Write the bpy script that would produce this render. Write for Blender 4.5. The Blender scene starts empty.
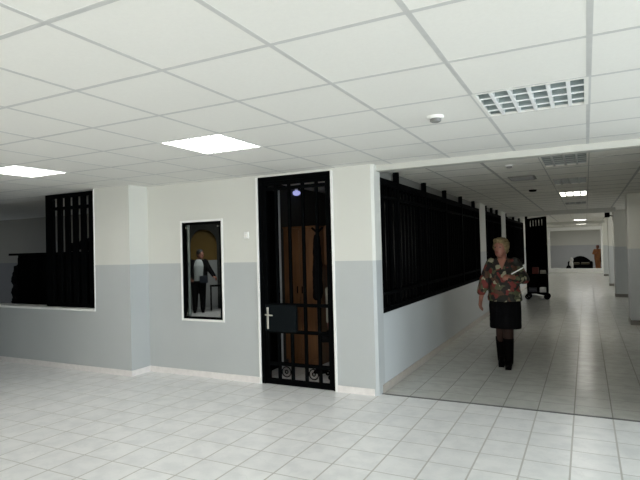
import bpy, bmesh, math, random
from mathutils import Vector, Matrix
random.seed(7)
C = bpy.context.scene.collection
SC = bpy.context.scene
PI = math.pi

# ------------------------------------------------------------------ materials
def new_mat(name):
    m = bpy.data.materials.new(name); m.use_nodes = True
    nt = m.node_tree
    return m, nt, nt.nodes['Principled BSDF']

def L(nt, a, b): nt.links.new(a, b)

def mathn(nt, op, a, b=None, c=None):
    n = nt.nodes.new('ShaderNodeMath'); n.operation = op
    for i, v in enumerate((a, b, c)):
        if v is None: continue
        if isinstance(v, (int, float)): n.inputs[i].default_value = v
        else: L(nt, v, n.inputs[i])
    return n.outputs[0]

def mix(nt, fac, a, b):
    n = nt.nodes.new('ShaderNodeMix'); n.data_type = 'RGBA'
    if isinstance(fac, (int, float)): n.inputs[0].default_value = fac
    else: L(nt, fac, n.inputs[0])
    for i, v in ((6, a), (7, b)):
        if isinstance(v, tuple): n.inputs[i].default_value = (*v, 1)
        else: L(nt, v, n.inputs[i])
    return n.outputs[2]

def noise(nt, scale, detail=3, vec=None):
    n = nt.nodes.new('ShaderNodeTexNoise'); n.inputs['Scale'].default_value = scale
    n.inputs['Detail'].default_value = detail
    if vec is not None: L(nt, vec, n.inputs['Vector'])
    return n.outputs[0]

def coords(nt):
    n = nt.nodes.new('ShaderNodeTexCoord')
    return n.outputs['Object']

def sep(nt, v):
    n = nt.nodes.new('ShaderNodeSeparateXYZ'); L(nt, v, n.inputs[0]); return n.outputs

def ramp(nt, fac, stops, const=False):
    n = nt.nodes.new('ShaderNodeValToRGB'); cr = n.color_ramp
    cr.interpolation = 'CONSTANT' if const else 'LINEAR'
    while len(cr.elements) > 1: cr.elements.remove(cr.elements[-1])
    cr.elements[0].position = stops[0][0]; cr.elements[0].color = (*stops[0][1], 1)
    for p, c in stops[1:]:
        e = cr.elements.new(p); e.color = (*c, 1)
    L(nt, fac, n.inputs[0]); return n.outputs[0]

def plain(name, col, rough=.6, metal=0, var=.08, scale=14, spec=.5):
    m, nt, b = new_mat(name)
    v = noise(nt, scale, 3, coords(nt))
    c = mix(nt, v, tuple(x*(1-var) for x in col), tuple(min(1, x*(1+var)) for x in col))
    L(nt, c, b.inputs['Base Color'])
    b.inputs['Roughness'].default_value = rough; b.inputs['Metallic'].default_value = metal
    b.inputs['Specular IOR Level'].default_value = spec
    return m

def emit(name, col, s, base=(.8, .8, .8)):
    m, nt, b = new_mat(name)
    b.inputs['Base Color'].default_value = (*base, 1)
    b.inputs['Emission Color'].default_value = (*col, 1); b.inputs['Emission Strength'].default_value = s
    return m

def painted(name, up, low, z, rough=.55):
    m, nt, b = new_mat(name)
    co = coords(nt); s = sep(nt, co)
    f = mathn(nt, 'GREATER_THAN', s[2], z)
    n1 = noise(nt, 2.2, 4, co)
    n2 = noise(nt, 40, 2, co)
    u = mix(nt, n1, tuple(x*.965 for x in up), tuple(x*1.02 for x in up))
    l = mix(nt, n1, tuple(x*.95 for x in low), tuple(x*1.03 for x in low))
    L(nt, mix(nt, f, l, u), b.inputs['Base Color'])
    b.inputs['Roughness'].default_value = rough
    bp = nt.nodes.new('ShaderNodeBump'); bp.inputs['Strength'].default_value = .05
    bp.inputs['Distance'].default_value = .003; L(nt, n2, bp.inputs['Height']); L(nt, bp.outputs[0], b.inputs['Normal'])
    return m

def tiled(name, col, vein, grout, size=.3, ox=.16, oy=5.13, gw=.006, r0=.26, r1=.26):
    m, nt, b = new_mat(name)
    co = coords(nt); s = sep(nt, co)
    def frac(v, o):
        q = mathn(nt, 'DIVIDE', mathn(nt, 'SUBTRACT', v, o), size)
        fl = mathn(nt, 'FLOOR', q); return mathn(nt, 'SUBTRACT', q, fl), fl
    fx, ix = frac(s[0], ox); fy, iy = frac(s[1], oy)
    ex = mathn(nt, 'MINIMUM', fx, mathn(nt, 'SUBTRACT', 1, fx))
    ey = mathn(nt, 'MINIMUM', fy, mathn(nt, 'SUBTRACT', 1, fy))
    e = mathn(nt, 'MINIMUM', ex, mathn(nt, 'MULTIPLY', ey, 1.35))
    g = mathn(nt, 'LESS_THAN', e, gw/size/2*1.6)
    cv = nt.nodes.new('ShaderNodeCombineXYZ'); L(nt, ix, cv.inputs[0]); L(nt, iy, cv.inputs[1])
    wn = nt.nodes.new('ShaderNodeTexWhiteNoise'); wn.noise_dimensions = '2D'; L(nt, cv.outputs[0], wn.inputs[0])
    # marbling, shifted tile by tile
    vm = nt.nodes.new('ShaderNodeVectorMath'); vm.operation = 'MULTIPLY_ADD'
    L(nt, wn.outputs['Color'], vm.inputs[0]); vm.inputs[1].default_value = (9, 9, 9); L(nt, co, vm.inputs[2])
    n = noise(nt, 5.5, 6, vm.outputs[0])
    v1 = mathn(nt, 'ABSOLUTE', mathn(nt, 'SUBTRACT', n, .5))
    v2 = ramp(nt, v1, [(0, (1, 1, 1)), (.022, (0, 0, 0))])
    n2 = noise(nt, 3, 3, vm.outputs[0])
    a = mix(nt, mathn(nt, 'MULTIPLY', v2, mathn(nt, 'MULTIPLY', n2, .55)), col, vein)
    cl = ramp(nt, noise(nt, 7, 3, vm.outputs[0]), [(.42, (0, 0, 0)), (.68, (1, 1, 1))])
    a = mix(nt, mathn(nt, 'MULTIPLY', cl, .55), a, vein)
    a = mix(nt, mathn(nt, 'MULTIPLY', wn.outputs['Value'], .18), a, vein)
    a = mix(nt, g, a, grout)
    L(nt, a, b.inputs['Base Color'])
    rr = nt.nodes.new('ShaderNodeMapRange'); L(nt, n2, rr.inputs[0])
    rr.inputs[3].default_value = r0; rr.inputs[4].default_value = r1
    L(nt, mix(nt, g, rr.outputs[0], (.8, .8, .8)), b.inputs['Roughness'])
    bp = nt.nodes.new('ShaderNodeBump'); bp.inputs['Strength'].default_value = .25; bp.inputs['Distance'].default_value = .002
    L(nt, mathn(nt, 'SUBTRACT', 1, g), bp.inputs['Height']); L(nt, bp.outputs[0], b.inputs['Normal'])
    return m

def wood(name, a, bcol, rough=.45):
    m, nt, b = new_mat(name)
    mp = nt.nodes.new('ShaderNodeMapping'); mp.inputs['Scale'].default_value = (9, 9, .8)
    L(nt, coords(nt), mp.inputs[0])
    n = noise(nt, 3, 5, mp.outputs[0])
    L(nt, ramp(nt, n, [(.3, a), (.7, bcol)]), b.inputs['Base Color'])
    b.inputs['Roughness'].default_value = rough
    return m

def camo(name, stops, scale):
    m, nt, b = new_mat(name)
    v = nt.nodes.new('ShaderNodeTexVoronoi'); v.inputs['Scale'].default_value = scale
    co = coords(nt)
    nv = nt.nodes.new('ShaderNodeTexNoise'); nv.inputs['Scale'].default_value = 16; L(nt, co, nv.inputs['Vector'])
    vm = nt.nodes.new('ShaderNodeVectorMath'); vm.operation = 'MULTIPLY_ADD'
    L(nt, nv.outputs['Color'], vm.inputs[0]); vm.inputs[1].default_value = (.055, .06, .06); L(nt, co, vm.inputs[2])
    L(nt, vm.outputs[0], v.inputs['Vector'])
    s = nt.nodes.new('ShaderNodeSeparateColor'); L(nt, v.outputs['Color'], s.inputs[0])
    L(nt, ramp(nt, s.outputs[0], stops, True), b.inputs['Base Color'])
    b.inputs['Roughness'].default_value = .8
    return m

def tinted(name, tint, gloss):
    m = bpy.data.materials.new(name); m.use_nodes = True; nt = m.node_tree
    nt.nodes.clear()
    o = nt.nodes.new('ShaderNodeOutputMaterial'); t = nt.nodes.new('ShaderNodeBsdfTransparent')
    t.inputs[0].default_value = (*tint, 1)
    g = nt.nodes.new('ShaderNodeBsdfGlossy'); g.inputs['Roughness'].default_value = .03
    f = nt.nodes.new('ShaderNodeFresnel'); f.inputs[0].default_value = 1.45
    mx = nt.nodes.new('ShaderNodeMixShader')
    L(nt, mathn(nt, 'MULTIPLY', f.outputs[0], gloss), mx.inputs[0])
    L(nt, t.outputs[0], mx.inputs[1]); L(nt, g.outputs[0], mx.inputs[2]); L(nt, mx.outputs[0], o.inputs[0])
    return m

M = {}
M['wall'] = painted('lobby_paint', (.605, .605, .555), (.425, .443, .438), 1.385)
M['wall_corr'] = painted('corridor_paint', (.66, .66, .60), (.50, .525, .525), 1.385)
M['wall_in'] = painted('inner_paint', (.60, .60, .54), (.42, .43, .43), 1.385)
M['wall_left'] = painted('left_room_shaded_paint', (.19, .175, .135), (.115, .11, .10), 1.385)  # wall colours darkened to stand for the dimness of the left room
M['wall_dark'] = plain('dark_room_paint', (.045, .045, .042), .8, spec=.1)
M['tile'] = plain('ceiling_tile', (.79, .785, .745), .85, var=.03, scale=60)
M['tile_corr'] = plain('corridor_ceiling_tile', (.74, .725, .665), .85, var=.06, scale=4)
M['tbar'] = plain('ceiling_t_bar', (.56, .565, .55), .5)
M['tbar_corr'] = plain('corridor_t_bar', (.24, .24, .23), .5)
M['beam'] = plain('beam_paint', (.52, .52, .475), .6, var=.03)
M['floor'] = tiled('lobby_tiles', (.87, .87, .86), (.70, .71, .71), (.46, .45, .42), gw=.0075)
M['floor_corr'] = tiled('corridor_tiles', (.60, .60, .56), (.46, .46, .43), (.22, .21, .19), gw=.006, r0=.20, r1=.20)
M['gap_fill'] = plain('dim_gap_grey', (.20, .20, .18), .7)  # grey tone stands for the dim light above the window frames
M['skirting'] = plain('pink_marble_skirting', (.70, .665, .64), .3, var=.14, scale=18)
M['skirting_corr'] = plain('brown_skirting', (.42, .38, .33), .3, var=.2, scale=18)
M['black'] = plain('black_metal', (.0020, .0023, .0025), .7, 0, spec=.008)
M['blackf'] = plain('black_fabric', (.006, .006, .0065), .9, var=.3, spec=.03)
M['blackp'] = plain('black_lacquer', (.0018, .0018, .0018), .6, spec=.008)
M['strip'] = plain('threshold_metal', (.09, .09, .085), .5)
M['white'] = plain('white_trim', (.78, .78, .75), .4, var=.02)
M['steel'] = plain('brushed_steel', (.62, .60, .54), .3, 1)
M['glass_dark'] = plain('dark_glass', (.0012, .0014, .0015), .15, spec=.008)
M['glass_tint'] = tinted('smoked_glass', (.80, .82, .80), .12)
M['glass'] = tinted('clear_glass', (.95, .96, .96), .6)
M['reflector'] = plain('lamp_reflector', (.34, .40, .40), .4, 0, var=.05)
M['blade'] = plain('lamp_blade', (.95, .97, .97), .3, var=.02)
M['blade_corr'] = plain('shaded_lamp_blade', (.42, .44, .42), .5)  # blades greyed to stand for the weaker light in the corridor
M['reflector_corr'] = plain('shaded_lamp_reflector', (.22, .24, .23), .5)  # reflector darkened the same way, dim light put into its colour
M['tube'] = plain('unlit_tube', (.80, .84, .84), .3, var=.02)
M['lit'] = emit('lit_diffuser', (1, .98, .95), 10)
M['lit_corr'] = emit('lit_corridor_diffuser', (1, .97, .90), 12)
M['bulb'] = emit('blue_white_bulb', (.45, .48, 1), .5)
M['wood'] = wood('brown_wood', (.10, .042, .014), (.17, .075, .026))
M['ochre'] = plain('ochre_plaster', (.19, .115, .022), .8, var=.1)
M['skin'] = plain('skin', (.25, .105, .07), .55, var=.05)
M['lips'] = plain('lips', (.30, .08, .07), .5)
M['eye'] = plain('eye', (.03, .02, .02), .3)
M['blonde'] = plain('blonde_hair', (.15, .11, .05), .8, var=.7, scale=60)
M['darkhair'] = plain('dark_hair', (.012, .010, .009), .6)
M['blouse'] = camo('patterned_blouse', [(0, (.006, .007, .004)), (.26, (.055, .06, .028)), (.40, (.13, .016, .012)),
        (.53, (.24, .23, .15)), (.62, (.008, .005, .004)), (.86, (.06, .026, .012))], 19)
M['skirt'] = plain('black_skirt_cloth', (.003, .003, .0035), .9, spec=.05)
M['tights'] = plain('sheer_dark_tights', (.022, .011, .008), .7, spec=.15)
M['leather'] = plain('black_leather', (.0022, .002, .002), .6, spec=.02)
M['paper'] = plain('white_paper', (.78, .78, .76), .7, var=.03)
M['shirt'] = plain('grey_shirt', (.36, .39, .39), .8)
M['brown_cloth'] = plain('rust_brown_cloth', (.40, .16, .06), .8, var=.3, scale=20)
M['red'] = plain('red_cloth', (.10, .018, .012), .8)
M['blue'] = plain('blue_plastic', (.010, .015, .026), .5)
M['olive'] = plain('olive_cushion', (.10, .085, .055), .9, var=.25)
M['grey_cloth'] = plain('grey_cloth', (.26, .25, .21), .9, var=.2)

# ------------------------------------------------------------------ mesh helpers
class MB:
    def __init__(s): s.bm = bmesh.new()
    def box(s, x0, y0, z0, x1, y1, z1, mat=None):
        v = [s.bm.verts.new((x, y, z)) for x in (x0, x1) for y in (y0, y1) for z in (z0, z1)]
        if mat is not None:
            for q in v: q.co = mat @ q.co
        for f in ((0,1,3,2), (4,6,7,5), (0,4,5,1), (2,3,7,6), (0,2,6,4), (1,5,7,3)):
            s.bm.faces.new([v[i] for i in f])
        return s
    def loft(s, rings, n=20, caps=True):
        """rings: list of (center, axis_u, axis_v) giving elliptical rings"""
        R = []
        for c, u, w in rings:
            c, u, w = Vector(c), Vector(u), Vector(w)
            R.append([s.bm.verts.new(c + u*math.cos(2*PI*i/n) + w*math.sin(2*PI*i/n)) for i in range(n)])
        for a, b in zip(R, R[1:]):
            for i in range(n): s.bm.faces.new((a[i], a[(i+1) % n], b[(i+1) % n], b[i]))
        if caps:
            s.bm.faces.new(R[0][::-1]); s.bm.faces.new(R[-1])
        return s
    def oval(s, rows, n=24):
        """rows: (x, y, z, rx, ry) horizontal ellipses, from low to high"""
        return s.loft([((x, y, z), (rx, 0, 0), (0, ry, 0)) for x, y, z, rx, ry in rows], n)
    def limb(s, pts, n=14, flat=False):
        """chain of tapered capsules: pts = [(pos, radius), ...]"""
        for (p, r), (q, t) in zip(pts, pts[1:]):
            p, q = Vector(p), Vector(q); d = (q-p)
            if d.length < 1e-6: continue
            d.normalize(); u = d.orthogonal().normalized(); w = d.cross(u)
            rings = []
            if not flat:
                for a in (-80, -50, -25): rings.append((p + d*r*math.sin(math.radians(a)), r*math.cos(math.radians(a))))
            rings += [(p, r), ((p+q)/2, (r+t)/2), (q, t)]
            if not flat:
                for a in (25, 50, 80): rings.append((q + d*t*math.sin(math.radians(a)), t*math.cos(math.radians(a))))
            s.loft([(c, u*k, w*k) for c, k in rings], n)
        return s
    def tube(s, p, q, r, n=12): return s.limb([(p, r), (q, r)], n, True)
    def ball(s, c, rx, ry=None, rz=None, n=16, m=None):
        ry = ry or rx; rz = rz or rx
        g = bmesh.ops.create_uvsphere(s.bm, u_segments=n, v_segments=max(6, n*2//3), radius=1)
        for v in g['verts']:
            v.co = Vector((v.co.x*rx, v.co.y*ry, v.co.z*rz))
            if m is not None: v.co = m @ v.co
            v.co += Vector(c)
        return s
    def ring(s, c, R, r, axis='y', n=24, k=8):
        V = []
        for i in range(n):
            a = 2*PI*i/n; row = []
            for j in range(k):
                b = 2*PI*j/k; d = R + r*math.cos(b)
                p = (d*math.cos(a), r*math.sin(b), d*math.sin(a)) if axis == 'y' else (d*math.cos(a), d*math.sin(a), r*math.sin(b))
                row.append(s.bm.verts.new(Vector(c)+Vector(p)))
            V.append(row)
        for i in range(n):
            for j in range(k):
                s.bm.faces.new((V[i][j], V[(i+1) % n][j], V[(i+1) % n][(j+1) % k], V[i][(j+1) % k]))
        return s
    def xf(s, m):
        for v in s.bm.verts: v.co = m @ v.co
        return s
    def build(s, name, mat, parent=None, bevel=0, smooth=False, remesh=0, soft=0, sub=0, disp=None):
        bmesh.ops.recalc_face_normals(s.bm, faces=s.bm.faces[:])
        me = bpy.data.meshes.new(name); s.bm.to_mesh(me); s.bm.free()
        o = bpy.data.objects.new(name, me); C.objects.link(o)
        me.materials.append(mat)
        if remesh:
            md = o.modifiers.new('r', 'REMESH'); md.mode = 'VOXEL'; md.voxel_size = remesh; md.use_smooth_shade = True
        if soft:
            md = o.modifiers.new('s', 'SMOOTH'); md.iterations = soft; md.factor = .5
        if bevel:
            md = o.modifiers.new('b', 'BEVEL'); md.width = bevel; md.segments = 2; md.limit_method = 'ANGLE'
        if sub:
            md = o.modifiers.new('u', 'SUBSURF'); md.levels = sub; md.render_levels = sub
        if disp:
            t = bpy.data.textures.new('folds', 'CLOUDS'); t.noise_scale = disp[1]
            md = o.modifiers.new('d', 'DISPLACE'); md.texture = t; md.strength = disp[0]; md.mid_level = .5
        if o.modifiers:
            dg = bpy.context.evaluated_depsgraph_get()
            nm = bpy.data.meshes.new_from_object(o.evaluated_get(dg)); nm.name = name
            o.modifiers.clear(); o.data = nm; me = nm
            if not me.materials: me.materials.append(mat)
        if smooth or remesh:
            for p in me.polygons: p.use_smooth = True
        if parent is not None: o.parent = parent
        return o

def tag(o, label, cat, group=None):
    o['label'] = label; o['category'] = cat
    if group: o['group'] = group
    return o
def thing(name, label, cat, loc=(0, 0, 0), rz=0, group=None):
    o = bpy.data.objects.new(name, None); C.objects.link(o)
    o.empty_display_size = .1; o.location = loc; o.rotation_euler = (0, 0, rz)
    return tag(o, label, cat, group)
def struct(o): o['kind'] = 'structure'; return o
def part_label(o, t): o['label'] = t; return o
def copy_tree(o, parent=None):
    c = o.copy(); C.objects.link(c)
    if parent is not None: c.parent = parent
    for ch in list(o.children): copy_tree(ch, c)
    return c

# ------------------------------------------------------------------ the setting
ZC, ZK = 2.377, 2.392          # lobby ceiling, corridor ceiling
FW = 5.03                     # lobby's front wall
XK = -1.93                    # corridor's left wall
DOOR = (-3.345, -2.415, 2.355)
PICT = (-4.485, -3.878, .70, 1.887)
OPEN = (-9.6, -5.68, .815)

# floors
struct(MB().box(-16, -6.2, -.12, 8.6, 5.115, 0).box(-16, 5.115, -.12, XK, 13.2, 0).build('floor', M['floor']))
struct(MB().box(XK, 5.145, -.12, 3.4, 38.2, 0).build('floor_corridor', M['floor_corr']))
struct(MB().box(XK, 5.115, -.12, 3.4, 5.145, .004).build('trim_threshold', M['strip']))

# lobby's front wall with pillar, door opening and small window opening
w = MB()
def wall_y(w, x0, x1, y0, y1, z0, z1): w.box(x0, y0, z0, x1, y1, z1)
y0, y1 = FW, FW+.2
wall_y(w, -5.06, PICT[0], y0, y0+.14, 0, ZC); wall_y(w, PICT[0], PICT[1], y0, y1, 0, PICT[2])
wall_y(w, PICT[0], PICT[1], y0, y1, PICT[3], ZC); wall_y(w, PICT[1], DOOR[0], y0, y1, 0, ZC)
wall_y(w, DOOR[0], DOOR[1], y0, y1, DOOR[2], ZC); wall_y(w, DOOR[1], -2.0, y0, y1, 0, ZC)
pp = [(-2.0, y0), (XK-.028, y0), (XK, y0+.028), (XK, y1), (-2.0, y1)]
pv = [[w.bm.verts.new((x, y, z)) for x, y in pp] for z in (0, ZC)]
w.bm.faces.new(pv[0]); w.bm.faces.new(pv[1])
for i in range(5): w.bm.faces.new((pv[0][i], pv[0][(i+1) % 5], pv[1][(i+1) % 5], pv[1][i]))
struct(w.build('wall_front', M['wall']))
# nearer stretch of wall to the left, with its wide opening and the return face
w = MB()
w.box(OPEN[1], 4.72, 0, -5.06, 4.92, ZC); w.box(-5.26, 4.92, 0, -5.06, 5.23, ZC)
w.box(OPEN[0], 4.72, 0, OPEN[1], 4.92, OPEN[2]-.03); w.box(-12, 4.72, 0, OPEN[0], 4.92, ZC)
struct(w.build('wall_left_front', M['wall']))
struct(MB().box(OPEN[0], 4.70, OPEN[2]-.03, OPEN[1], 4.94, OPEN[2]).box(OPEN[1]-.012, 4.71, OPEN[2], OPEN[1], 4.93, ZC).build('trim_opening', M['white'], bevel=.004))
# wall on the lobby's sides and back, windows to daylight
struct(MB().box(-12.2, -6.2, 0, -12, 4.92, ZC).build('wall_left', M['wall']))
struct(MB().box(-12, 1.9, 0, -5.2, 2.1, ZC).build('wall_light_block', M['wall']))  # unseen wall added to keep light off the lobby's left end
w = MB(); w.box(-12, -6.2, 0, 8.6, -6, .8); w.box(-12, -6.2, 2.2, 8.6, -6, ZC)
for a, b in ((-12, -8), (-5.5, -3.5), (-1, 1), (3.5, 8.6)): w.box(a, -6.2, .8, b, -6, 2.2)
struct(w.build('wall_back', M['wall']))
WR = ((-5, -2.6), (-1.9, .5), (1.2, 4.4))
w = MB(); w.box(8.4, -6, 0, 8.6, 5.23, .75); w.box(8.4, -6, 2.25, 8.6, 5.23, ZC)
for a, b in ((-6, -5), (-2.6, -1.9), (.5, 1.2), (4.4, 5.23)): w.box(8.4, a, .75, 8.6, b, 2.25)
struct(w.build('wall_right', M['wall']))
struct(MB().box(.69, 5.03, 0, 8.4, 5.23, ZC).build('wall_front_right', M['wall']))

# ceiling of the lobby: tiles on a T-bar grid, with lamp cells left open
LAMPS = [(-5.36, 3.06), (-2.96, 3.06), (-.56, 3.06), (-5.36, -.54), (-2.96, -.54), (-.56, -.54), (1.84, -.54)]
cell = {(round(x, 2), round(y, 2)) for x, y in LAMPS}
w = MB()
gx = [-1.76+.6*i for i in range(-18, 19)]; gy = [2.46+.6*j for j in range(-15, 5)]
for x in gx:
    for y in gy:
        if (round(x, 2), round(y, 2)) in cell: continue
        ya, yb = y, min(y+.6, 5.2)
        w.box(x, ya, ZC, x+.6, yb, ZC+.02)
struct(w.build('ceiling', M['tile']))
w = MB()
for x in gx: w.box(x-.012, -6.2, ZC-.0008, x+.012, 5.03 if x < XK else 5.13, ZC+.001)
for y in gy: w.box(-12, y-.012, ZC-.0011, 9, y+.012, ZC+.001)
struct(w.build('trim_ceiling_grid', M['tbar']))
struct(MB().box(-12.3, -6.3, ZC+.16, 8.7, 5.23, ZC+.22).build('ceiling_slab', M['wall_dark']))
# lintel over the corridor mouth, and the corridor's own ceiling
struct(MB().box(XK, 5.13, 2.318, 6.2, 5.26, ZC+.3).build('trim_lintel', M['beam']))
KL = [(6.1, 0), (8.2, 0), (10.35, 1), (12.8, 0), (16.8, 1), (22.2, 1), (27, 1)]
w = MB(); ye = 5.26
w.box(XK-2.4, 5.262, ZK, -.405, 30.2, ZK+.02); w.box(.055, 5.26, ZK, 3.4, 30.2, ZK+.02)
for yc, lit in KL:
    w.box(-.405, ye, ZK, .055, yc-.42, ZK+.02); ye = yc+.42
w.box(-.405, ye, ZK, .055, 30.2, ZK+.02)
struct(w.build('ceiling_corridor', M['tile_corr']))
w = MB()
for x in (-.97, .60): w.box(x-.014, 5.26, ZK-.004, x+.014, 30, ZK+.001)
for x in (-1.57, -.405, .055, 1.2): w.box(x-.005, 5.26, ZK-.003, x+.005, 30, ZK+.001)
for k in range(41):
    y = 5.5+.6*k; w.box(XK, y-.006, ZK-.003, 3.2, y+.006, ZK+.001)
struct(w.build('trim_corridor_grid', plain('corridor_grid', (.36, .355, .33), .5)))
struct(MB().box(XK-2.4, 5.3, ZK+.17, 3.4, 30.3, ZK+.22).build('ceiling_corridor_slab', M['wall_dark']))
struct(MB().box(XK, 15.2, ZK-.10, .69, 15.6, ZK).box(XK, 23.6, ZK-.10, .69, 24.0, ZK).build('trim_corridor_beam', M['beam']))

# corridor's left wall: three wide windows, then a doorway
CW = [(5.23, 11.1), (11.75, 14.2), (14.95, 19.6)]
SILL = .815
w = MB(); x0, x1 = XK-.2, XK
prev = 5.23
for a, b in CW:
    if a > prev: w.box(x0, prev, 0, x1, a, ZK)
    w.box(x0, a, 0, x1, b, SILL); prev = b
w.box(x0, prev, 0, x1, 30, ZK)
struct(w.build('wall_corridor_left', M['wall_corr']))
# end of the corridor: wide white-framed opening onto another space
EX = (-1.74, .69, .20, 2.20)
w = MB(); w.box(XK, 30, 0, EX[0], 30.2, ZK); w.box(EX[1], 30, 0, 3.4, 30.2, ZK)
w.box(EX[0], 30, 0, EX[1], 30.2, .16); w.box(EX[0], 30, EX[3], EX[1], 30.2, ZK)
struct(w.build('wall_corridor_end', M['wall_corr']))
w = MB()
for a in ((EX[0]-.06, 29.94, 0.0, EX[1]+.14, 30.24, .20), (EX[0]-.06, 29.94, EX[3]-.02, EX[1]+.14, 30.24, EX[3]+.14),
          (EX[0]-.06, 29.94, .20, EX[0]+.055, 30.24, EX[3]), (EX[1]-.02, 29.94, .20, EX[1]+.14, 30.24, EX[3])): w.box(*a)
struct(w.build('window_end_frame', M['white']))
struct(MB().box(-6, 37.2, 0, 6, 37.4, 2.6).box(-6, 30.2, 0, -5.8, 37.2, 2.6).box(5.8, 30.2, 0, 6, 37.2, 2.6).box(-6, 30.1, 0, XK, 30.2, 2.6).box(3.4, 30.1, 0, 6, 30.2, 2.6)
       .build('wall_beyond', M['wall_in']))
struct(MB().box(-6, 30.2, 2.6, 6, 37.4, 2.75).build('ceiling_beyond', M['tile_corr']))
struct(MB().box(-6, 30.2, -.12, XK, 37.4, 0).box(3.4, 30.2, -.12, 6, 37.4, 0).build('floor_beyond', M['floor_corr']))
# corridor's right side, with windows between the columns
w = MB(); w.box(3.2, 5.23, 0, 3.4, 30, .8); w.box(3.2, 5.23, 2.2, 3.4, 30, ZK)
RW = [(12.5, 15.5), (17.2, 20.3), (24.4, 29)]
prev = 5.23
for a, b in RW: w.box(3.2, prev, .8, 3.4, a, 2.2); prev = b
w.box(3.2, prev, .8, 3.4, 30, 2.2)
struct(w.build('wall_corridor_right', M['wall_corr']))

# rooms behind the walls
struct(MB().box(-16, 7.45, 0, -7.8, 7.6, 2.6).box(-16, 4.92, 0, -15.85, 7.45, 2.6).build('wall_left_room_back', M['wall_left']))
a = Vector((-5.2, 5.23, 0)); b = Vector((-7.8, 7.5, 0)); d = (b-a); n = Vector((-d.y, d.x, 0)).normalized()*.06
w = MB(); vs = [w.bm.verts.new(p) for z in (0, 2.6) for p in ((a-n+Vector((0, 0, z))), (b-n+Vector((0, 0, z))), (b+n+Vector((0, 0, z))), (a+n+Vector((0, 0, z))))]
for f in ((0, 1, 2, 3), (4, 5, 6, 7), (0, 1, 5, 4), (1, 2, 6, 5), (2, 3, 7, 6), (3, 0, 4, 7)): w.bm.faces.new([vs[i] for i in f])
struct(w.build('wall_partition', plain('pale_partition', (.80, .76, .72), .7)))
struct(MB().box(-16, 5.2, ZC, -5.26, 7.6, ZC+.1).build('ceiling_left_room', M['tile_corr']))
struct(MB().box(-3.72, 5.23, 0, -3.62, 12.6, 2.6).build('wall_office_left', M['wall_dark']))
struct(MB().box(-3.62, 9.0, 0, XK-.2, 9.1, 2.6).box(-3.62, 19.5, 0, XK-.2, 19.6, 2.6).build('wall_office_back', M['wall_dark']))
struct(MB().box(-16, 5.23, 2.5, -3.72, 13.2, 2.6).build('ceiling_hall', M['tile_corr']))
# hall behind the small window: dark wall with an arched niche, ochre above and grey below
hall_c = Vector((-9.19, 11.14, 0)); rzh = math.atan2(9.0, 11.3)
mh = Matrix.Translation(hall_c) @ Matrix.Rotation(rzh, 4, 'Z')
w = MB()
AR, AZ = .35, 1.74
pts = [(-AR, 0)] + [(-AR*math.cos(PI*k/16), AZ+AR*1.15*math.sin(PI*k/16)) for k in range(17)] + [(AR, 0)]
outl = [(-2.6, 0)] + [(-2.6+5.2*k/16, 2.5) for k in range(17)] + [(2.6, 0)]
for yy in (0, .22):
    A = [w.bm.verts.new((x, yy, z)) for x, z in pts]; B = [w.bm.verts.new((x, yy, z)) for x, z in outl]
    for i in range(len(A)-1): w.bm.faces.new((A[i], A[i+1], B[i+1], B[i]))
    if yy == 0: A0 = A
    else:
        for i in range(len(A)-1): w.bm.faces.new((A0[i], A0[i+1], A[i+1], A[i]))
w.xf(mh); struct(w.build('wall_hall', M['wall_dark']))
struct(MB().box(-AR-.1, .3, 1.30, AR+.1, .36, 2.3).xf(mh).build('wall_niche_upper', M['ochre']))
struct(MB().box(-AR-.1, .3, 0, AR+.1, .36, 1.30).xf(mh).build('wall_niche_lower', M['wall_in']))

# skirtings
w = MB()
w.box(-5.06, FW-.012, 0, DOOR[0]-.03, FW, .07); w.box(DOOR[1]+.03, FW-.012, 0, XK-.04, FW, .07)
struct(w.build('baseboard_front', M['skirting']))
struct(MB().box(-12, 4.708, 0, -5.06, 4.72, .07).box(-5.06, 4.708, 0, -5.048, FW-.012, .07).build('baseboard_left', M['skirting']))
struct(MB().box(XK, 5.16, 0, XK+.012, 30, .085).build('baseboard_corridor', M['skirting_corr']))

# white jambs round the door, white frame round the small window
w = MB(); t = .028
w.box(DOOR[0]-t, FW-.012, 0, DOOR[0], FW+.1, DOOR[2]); w.box(DOOR[1], FW-.012, 0, DOOR[1]+t, FW+.1, DOOR[2])
struct(w.build('trim_door', M['white'], bevel=.003))
w = MB(); t = .026; a, b, c, d = PICT
w.box(a-t, FW-.010, c-t, a, FW+.1, d+t); w.box(b, FW-.010, c-t, b+t, FW+.1, d+t)
w.box(a, FW-.010, c-t, b, FW+.1, c); w.box(a, FW-.010, d, b, FW+.1, d+t)
struct(w.build('window_1', M['white'], bevel=.003))
fr = MB(); t = .035
fr.box(a, FW, c, a+.012, FW+.045, d); fr.box(b-t, FW, c, b, FW+.045, d)
fr.box(a+.012, FW, c, b-t, FW+.045, c+.025); fr.box(a+.012, FW, d-.028, b-t, FW+.045, d)
wf = fr.build('window_frame', M['black'], bpy.data.objects['window_1'], bevel=.003)
MB().box(a+.012, FW+.02, c+.025, b-t, FW+.026, d-.028).build('pane', M['glass_tint'], bpy.data.objects['window_1'])
for sx in (a+.06, b-.06):
    for sz in (c+.06, d-.06): MB().limb([((sx, FW+.02, sz), .008), ((sx, FW+.008, sz), .008)], 10).build('bolt', M['steel'], bpy.data.objects['window_1'])

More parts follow.
